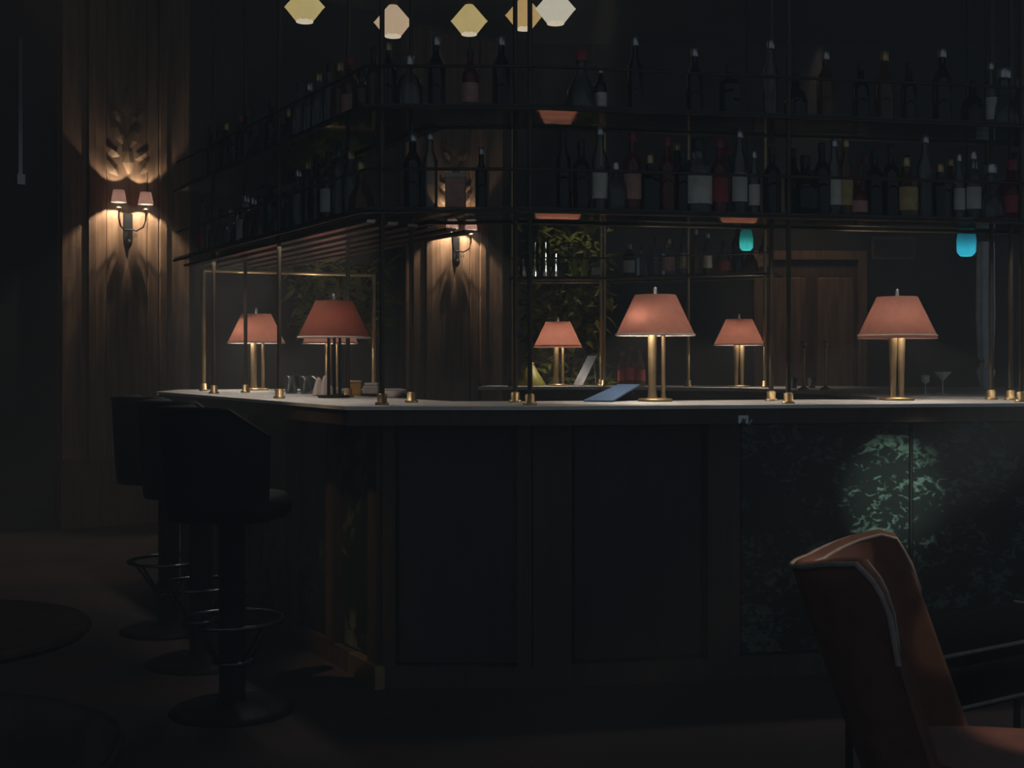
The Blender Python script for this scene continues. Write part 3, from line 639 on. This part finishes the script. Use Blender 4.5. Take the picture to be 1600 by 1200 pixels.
obj('carton_body', MB().bev((0, 0, .022), (.085, .07, .043), .004), M['linen'], t); obj('lid', MB().bev((0, 0, .053), (.075, .06, .018), .004), M['white'], t)
t = thing('dish', 'shallow pale dish on the counter next to the white box', 'dish', on_ray(613, 6.2, HB))
obj('bowl', MB().lathe([(0.001, .004), (.03, .0), (.034, .006), (.058, .034), (.055, .034), (.03, .01), (.001, .01)], seg=24), M['linen'], t)
# stemmed glasses
def stem_glass(x, y, z, k, label, tilt=0.0, cone=True):
    t_ = thing('stem_glass', label, 'glass', (x, y, z)); t_.scale = (k, k, k)
    obj('foot', MB().lathe([(.001, .0), (.033, .0), (.033, .003), (.005, .006), (.004, .012)], seg=16), M['g_ice'], t_)
    obj('stem', MB().lathe([(.004, .012), (.004, .075)], seg=8), M['g_ice'], t_)
    obj('bowl', MB().lathe([(.004, .075), (.05, .125), (.048, .127), (.003, .08)] if cone else [(.004, .075), (.03, .09), (.034, .12), (.03, .145), (.028, .145), (.031, .12), (.027, .092), (.003, .08)], seg=18), M['g_ice'], t_)
M['g_ice'] = glass('frosted_glass', (0.75, 0.85, 0.85), 0.75, (0.8, 0.92, 0.9))
stem_glass(*on_ray(1473, 6.95, HB), .95, 'wide frosted cocktail glass near the coral lamp in the right bay')
stem_glass(*on_ray(1446, 7.0, HB), .7, 'small frosted stem glass beside the wide cocktail glass', cone=False)
for i, px in enumerate((1256, 1290)):
    t = thing('candlestick', ['slim brass candlestick standing nearer the paired posts', 'slim brass candlestick further from the paired posts, nearer the lone lamp'][i], 'candlestick', on_ray(px, 7.9, HB), 0, 'brass candlesticks on the rear counter')
    obj('base', MB().lathe([(.001, 0), (.036, 0), (.036, .008), (.014, .02), (.008, .03)], seg=16), M['brass'], t)
    obj('stem', MB().lathe([(.008, .03), (.006, .15), (.008, .26)], seg=10), M['brass'], t)
    obj('cup', MB().lathe([(.008, .26), (.017, .275), (.018, .30), (.014, .30), (.001, .285)], seg=12), M['brass'], t)
t = thing('vase', 'yellow cone shaped vase on the rear counter behind the corner posts', 'vase', on_ray(829, 9.4, HB))
obj('body', MB().lathe([(.001, 0), (.112, 0), (.115, .008), (.065, .085), (.026, .15), (.018, .155), (.058, .085), (.10, .01)], seg=22), M['yellowvase'], t)
obj('neck_ring', MB().lathe([(.022, .152), (.026, .158), (.026, .168), (.02, .17)], seg=16), M['brass'], t)
for i, (px, k) in enumerate(((972, .85), (986, 1.0), (1001, .9))):
    x, y, z = on_ray(px, 9.15 - .02 * i, HB)
    bottle('round', 'g_amber' if i != 1 else 'g_red', 'redpaper', 'redcap', x, y, z, k, ['amber bottle with red label on the rear counter, nearest the grey card', 'tall ruby bottle between two amber ones on the rear counter', 'amber bottle with red label half hidden by the largest lamp column'][i], 'bottles on the rear counter', 0)

# hanging lanterns of coloured glass
def lantern(px, Y, z0, z1, r, m, label):
    X = (px - 800) / FOC * Y; h = z1 - z0
    t_ = thing('hanging_lantern', label, 'lantern', (X, Y, z0))
    obj('glass_body', MB().lathe([(.001, 0), (r * .6, 0.0), (r * .95, h * .12), (r, h * .5), (r * .8, h * .85), (r * .5, h)], seg=16), m, t_)
    light('lantern_light', 'POINT', (0, 0, h * .2), 0.12, (1, 1, 1), .008, parent=t_)
    obj('lantern_cap', MB().lathe([(r * .55, h * .98), (r * .55, h * 1.06), (r * .12, h * 1.2)], seg=12), M['brassdark'], t_)
    obj('chain', MB().tube([(0, 0, h * 1.18), (0, 0, 4.6 - z0)], .004, 6), M['blackmetal'], t_)
lantern(1510, 6.7, 1.875, 2.05, .05, M['cyan'], 'cyan glass lantern hanging beneath the shelf near the right bay curtain')
lantern(1166, 8.2, 2.035, 2.18, .045, M['teal'], 'teal glass lantern hanging above the small rear lamp')
# narrow pale curtain tied near its foot
R = []
for z, wd in ((1.15, .03), (1.26, .055), (1.30, .035), (1.325, .022), (1.36, .045), (1.6, .055), (2.1, .05)):
    ring = []
    for j in range(20):
        a = 2 * PI * j / 20; rr = wd * (1 + .18 * math.cos(6 * a))
        ring.append((rr * math.cos(a), rr * .6 * math.sin(a), z - 1.15))
    R.append(ring)
t = thing('curtain', 'narrow pale curtain tied near its foot in the right bay', 'curtain', on_ray(1540, 8.3, HB + .002))
obj('cloth', MB().loft(R, True, True, True, True), M['cloth'], t)
obj('tie', MB().lathe([(.026, .165), (.028, .175), (.026, .185)], seg=14, sy=.7), M['brass'], t)
obj('curtain_rod', MB().tube([(0, 0, .94), (0, 0, 3.45)], .006), M['blackmetal'], t)

# ------------------------------------------------------------------ plants behind the bar
def plant(x, y, z0, z1, rx, n, label, seed):
    rr = random.Random(seed)
    t_ = thing('potted_tree', label, 'plant', (x, y, 0))
    obj('pot', MB().lathe([(.001, 0), (.15, 0), (.2, .38), (.19, .38), (.17, .34), (.001, .33)], seg=20), M['pot'], t_)
    st = MB()
    for k in range(4):
        a = k * 1.6
        st.tube([(.02 * math.cos(a), .02 * math.sin(a), .33), (.05 * math.cos(a), .05 * math.sin(a), (z0 + z1) / 2), (rx * .5 * math.cos(a), rx * .4 * math.sin(a), z1 - .1)], .012, 6, r1=.005)
    obj('stem', st, M['darkwood'], t_)
    mb_ = MB()
    for k in range(n):
        a = rr.uniform(0, 2 * PI); q = rr.random() ** .5
        c_ = Vector((rx * q * math.cos(a), rx * .6 * q * math.sin(a), rr.uniform(z0, z1)))
        d_ = Vector((rr.gauss(0, 1), rr.gauss(0, 1), rr.gauss(-.2, .7))).normalized(); sd = d_.cross(Vector((rr.gauss(0, .3), rr.gauss(0, .3), 1))).normalized()
        L_ = rr.uniform(.09, .17); W_ = L_ * .2; up_ = sd.cross(d_) * L_ * .12
        pts = [c_, c_ + d_ * L_ * .4 + sd * W_, c_ + d_ * L_ * .4 + up_, c_ + d_ * L_ * .4 - sd * W_, c_ + d_ * L_]
        mb_.add([tuple(p) for p in pts], [(0, 1, 2), (0, 2, 3), (1, 4, 2), (2, 4, 3)])
    tag(obj('foliage', mb_, M['leaf'], t_), kind='stuff')
plant(0.42, 10.0, 1.1, 2.35, .36, 800, 'olive leaved potted tree behind the smallest coral lamp', 3)
plant(-1.18, 8.85, 1.55, 2.0, .36, 420, 'olive leaved potted tree behind the two far lamps', 5)

# ------------------------------------------------------------------ seats
def shell(C, d, w, r, zb, zfun, ext, th=0.05, n=28, taper=0.78, nz=8, lean=0.0):
    """a curved tub back: plan is a half ellipse round C opening along d; zfun gives rim height, ext lets the edge run forward"""
    C, d = V2(*C), V2(*d).normalized(); e = V2(-d.y, d.x)
    def ring(q, side, frac):
        # q -1..1 along the shell, frac 0 bottom .. 1 rim
        k = taper + (1 - taper) * frac ** .7
        ww, rr = (w - th * side) * k, (r - th * side) * k
        ph = q * PI / 2
        p = C - d * (rr * math.cos(ph)) + e * (ww * math.sin(ph))
        return p + d * (ext(q, frac) + lean * (zfun(q) - zb) * (1 - frac))
    out, inn = [], []
    for i in range(n + 1):
        q = -1 + 2 * i / n; zt = zfun(q)
        out.append([(*ring(q, 0, j / nz), zb + (zt - zb) * j / nz) for j in range(nz + 1)])
        inn.append([(*ring(q, 1, j / nz), zb + (zt - zb) * j / nz) for j in range(nz + 1)])
    mb_o = MB(); 
    loops = []
    for i in range(n + 1):
        loops.append(out[i] + [tuple((Vector(out[i][-1]) + Vector(inn[i][-1])) / 2 + Vector((0, 0, .012)))] + list(reversed(inn[i])))
    mb_o.loft(loops, True, True, True, True)
    rim_o = [out[i][-1] for i in range(n + 1)]; rim_i = [inn[i][-1] for i in range(n + 1)]
    return mb_o, rim_o, rim_i, out, inn

# lounge chair by the camera, opening towards the right bay
C, D = (0.90, 2.86), (0.94, -0.342)
ZT = [(-1, .70), (-.95, .80), (-.88, .86), (-.75, .90), (-.6, .893), (-.4, .875), (-.2, .862), (0, .855), (.25, .858), (.4, .872), (.6, .892), (.75, .903), (.86, .893), (.95, .83), (1, .765)]
def zf1(q):
    for (a, za), (b, zb_) in zip(ZT, ZT[1:]):
        if q <= b + 1e-9:
            u = (q - a) / (b - a); return za + (zb_ - za) * u
    return ZT[-1][1]
def ex1(q, f):
    a = max(0, abs(q) - .72) / .28
    return a * (0.03 * (1 - f) if q > 0 else .0 * (1 - f) - .02)
t = thing('lounge_chair', 'terracotta lined tub chair with pale piping in front of the green marble', 'chair', (C[0], C[1], 0))
mb, ro, ri, ou, inn = shell(C, D, .27, .27, .20, zf1, ex1, .045, 40, .86, 10, .30)
def loc(mb_):
    mb_.v = [(x - C[0], y - C[1], z) for x, y, z in mb_.v]; return mb_
# outer cloth is brown, the lining terracotta
nz = 10
outer = MB().loft(ou, False, smooth=True); inner = MB().loft([list(reversed(c_)) for c_ in inn], False, smooth=True)
obj('backrest', loc(mb), M['velvetdark'], t)
lin = [[(Vector(p) + Vector((*(V2(*C) - V2(p[0], p[1])).normalized() * .004, .002))) for p in c_] for c_ in inn]
obj('lining', loc(MB().loft([list(reversed([tuple(p) for p in c_])) for c_ in lin], False, smooth=True)), M['velvet'], t)
obj('piping', loc(MB().tube(ro, .0065, 6)), M['piping'], t)
obj('piping', loc(MB().tube(ri, .0055, 6)), M['piping'], t)
dd = V2(*D).normalized(); ee = V2(-dd.y, dd.x)
def sp(u, v): p = dd * u + ee * v; return (p.x, p.y)
def seat_plan(u0): return [sp(u + u0, v) for u, v in ((-.19, -.05), (-.19, .05), (-.12, .15), (0.0, .195), (.18, .225), (.36, .235), (.41, .19), (.42, 0), (.41, -.19), (.36, -.235), (.18, -.225), (0, -.195), (-.12, -.15))]
plan = seat_plan(.13)
pl = list(reversed(plan))
def ringz(z, k): return [(x * k, y * k, z) for x, y in pl]
obj('seat', MB().loft([ringz(.31, .95), ringz(.33, 1.0), ringz(.445, 1.0), ringz(.465, .97), ringz(.472, .9)], True, True, True, True), M['velvet'], t)
obj('seat_frame', MB().loft([ringz(.24, .9), ringz(.31, .95)], True, True, True), M['velvetdark'], t)
for u, v in ((.08, .13), (.08, -.13), (.44, .17), (.44, -.17)):
    p = sp(u, v); obj('leg', MB().lathe([(.012, 0), (.02, .25)], (p[0], p[1], 0), 10, True, True), M['darkwood'], t)

# dark low chair cut by the frame
C2, D2 = (-1.02, 2.22), (-0.5, -0.86)
def zf2(q): return 0.66 - .5 * max(0, abs(q) - .6) ** 2
t = thing('lounge_chair', 'dark low tub chair with a rounded back beside the round table', 'chair', (C2[0], C2[1], 0))
C = C2
mb, ro, ri, ou, inn = shell(C2, D2, .36, .30, .14, zf2, lambda q, f: .10 * max(0, abs(q) - .8) / .2, .06, 26, .85, 8)
obj('backrest', loc(mb), M['velvetnight'], t)
obj('piping', loc(MB().tube(ro, .006, 6)), M['velvetnight'], t)
dd = V2(*D2).normalized(); ee = V2(-dd.y, dd.x); pl = list(reversed(seat_plan(0.0)))
obj('seat', MB().loft([ringz(.30, .95), ringz(.33, 1.0), ringz(.42, 1.0), ringz(.44, .94)], True, True, True, True), M['velvetnight'], t)
for u, v in ((-.15, .15), (-.15, -.15), (.3, .17), (.3, -.17)):
    p = sp(u, v); obj('leg', MB().lathe([(.012, 0), (.02, .31)], (p[0], p[1], 0), 10, True, True), M['darkwood'], t)

# round table in the lounge
t = thing('round_table', 'dark round table at the edge of the lounge floor', 'table', (-1.37, 2.98, 0))
obj('tabletop', MB().lathe([(.001, .672), (.36, .672), (.372, .684), (.372, .694), (.364, .70), (.001, .70)], seg=48, smooth=False), M['pilwood'], t)
obj('pedestal', MB().lathe([(.03, .03), (.028, .1), (.03, .60), (.07, .672)], seg=18), M['blackmetal'], t)
obj('base', MB().lathe([(.001, 0), (.22, 0), (.22, .012), (.03, .035)], seg=28), M['blackmetal'], t)

# two-tier side table with metal edging behind the tub chair
A = (1.135, 3.36); ang = math.atan2(.55, .83)
t = thing('side_table', 'two tier dark side table with bright metal edging behind the tub chair', 'table', (A[0], A[1], 0), ang)
for z, hh in ((.545, .035), (.40, .012)):
    o = obj('tier', MB().bev((.42, .19, z - hh / 2), (.84, .38, hh), .003), M['tabledark'], t)
    obj('edging', MB().tube([(0, .38, z), (0, 0, z), (.84, 0, z), (.84, .38, z)], .006, 6), M['piping'], o)
for u, v in ((.03, .03), (.81, .03), (.03, .35), (.81, .35)):
    obj('leg', MB().tube([(u, v, 0), (u, v, .53)], .011, 8), M['blackmetal'], t)

# bar stools
SD = V2(.87, .49); 
def make_stool(x, y, label):
    t_ = thing('bar_stool', label, 'stool', (x, y, 0), 0, 'black bar stools along the counter')
    obj('base', MB().lathe([(.001, 0), (.232, 0), (.235, .008), (.20, .022), (.06, .04), (.045, .06)], seg=36), M['blackmetal'], t_)
    obj('column', MB().lathe([(.05, .04), (.05, .70), (.10, .735)], seg=18), M['blackmetal'], t_)
    f = obj('footrest', MB().tube([(.19 * math.cos(a), .19 * math.sin(a), .345) for a in [2 * PI * k / 28 for k in range(28)]], .009, 8, True), M['steeldark'], t_)
    obj('footrest_collar', MB().tube([(.075 * math.cos(a), .075 * math.sin(a), .19) for a in [2 * PI * k / 20 for k in range(20)]], .008, 8, True), M['steeldark'], f)
    for k in range(5):
        a = 2 * PI * k / 5 + .5
        obj('strut', MB().tube([(.19 * math.cos(a), .19 * math.sin(a), .345), (.05 * math.cos(a), .05 * math.sin(a), .17)], .006, 6), M['blackmetal'], f)
    m_, a_, b_, c_, d_ = shell((0, 0), SD, .27, .27, .735, lambda q: 1.145 - .10 * max(0, abs(q) - .75) / .25, lambda q, fr: .06 * max(0, abs(q) - .7) / .3, .05, 24, .9, 6)
    obj('backrest', m_, M['black'], t_)
    obj('piping', MB().tube(a_, .006, 6), M['black'], t_)
    obj('seat', MB().lathe([(.001, .735), (.20, .735), (.225, .76), (.225, .80), (.20, .825), (.001, .835)], seg=28), M['black'], t_)
    return t_
M['steeldark'] = pm('dark_chrome', (0.12, 0.13, 0.14), None, 10, 0.25, 1.0)
s0 = make_stool(-1.69, 6.30, 'black tub bar stool furthest from the camera in the row')
dup(s0, (-1.365, 5.62, 0), 0.0, 'black tub bar stool in the middle of the row of three')
dup(s0, (-1.06, 4.85, 0), 0.0, 'black tub bar stool nearest the corner of the bar')
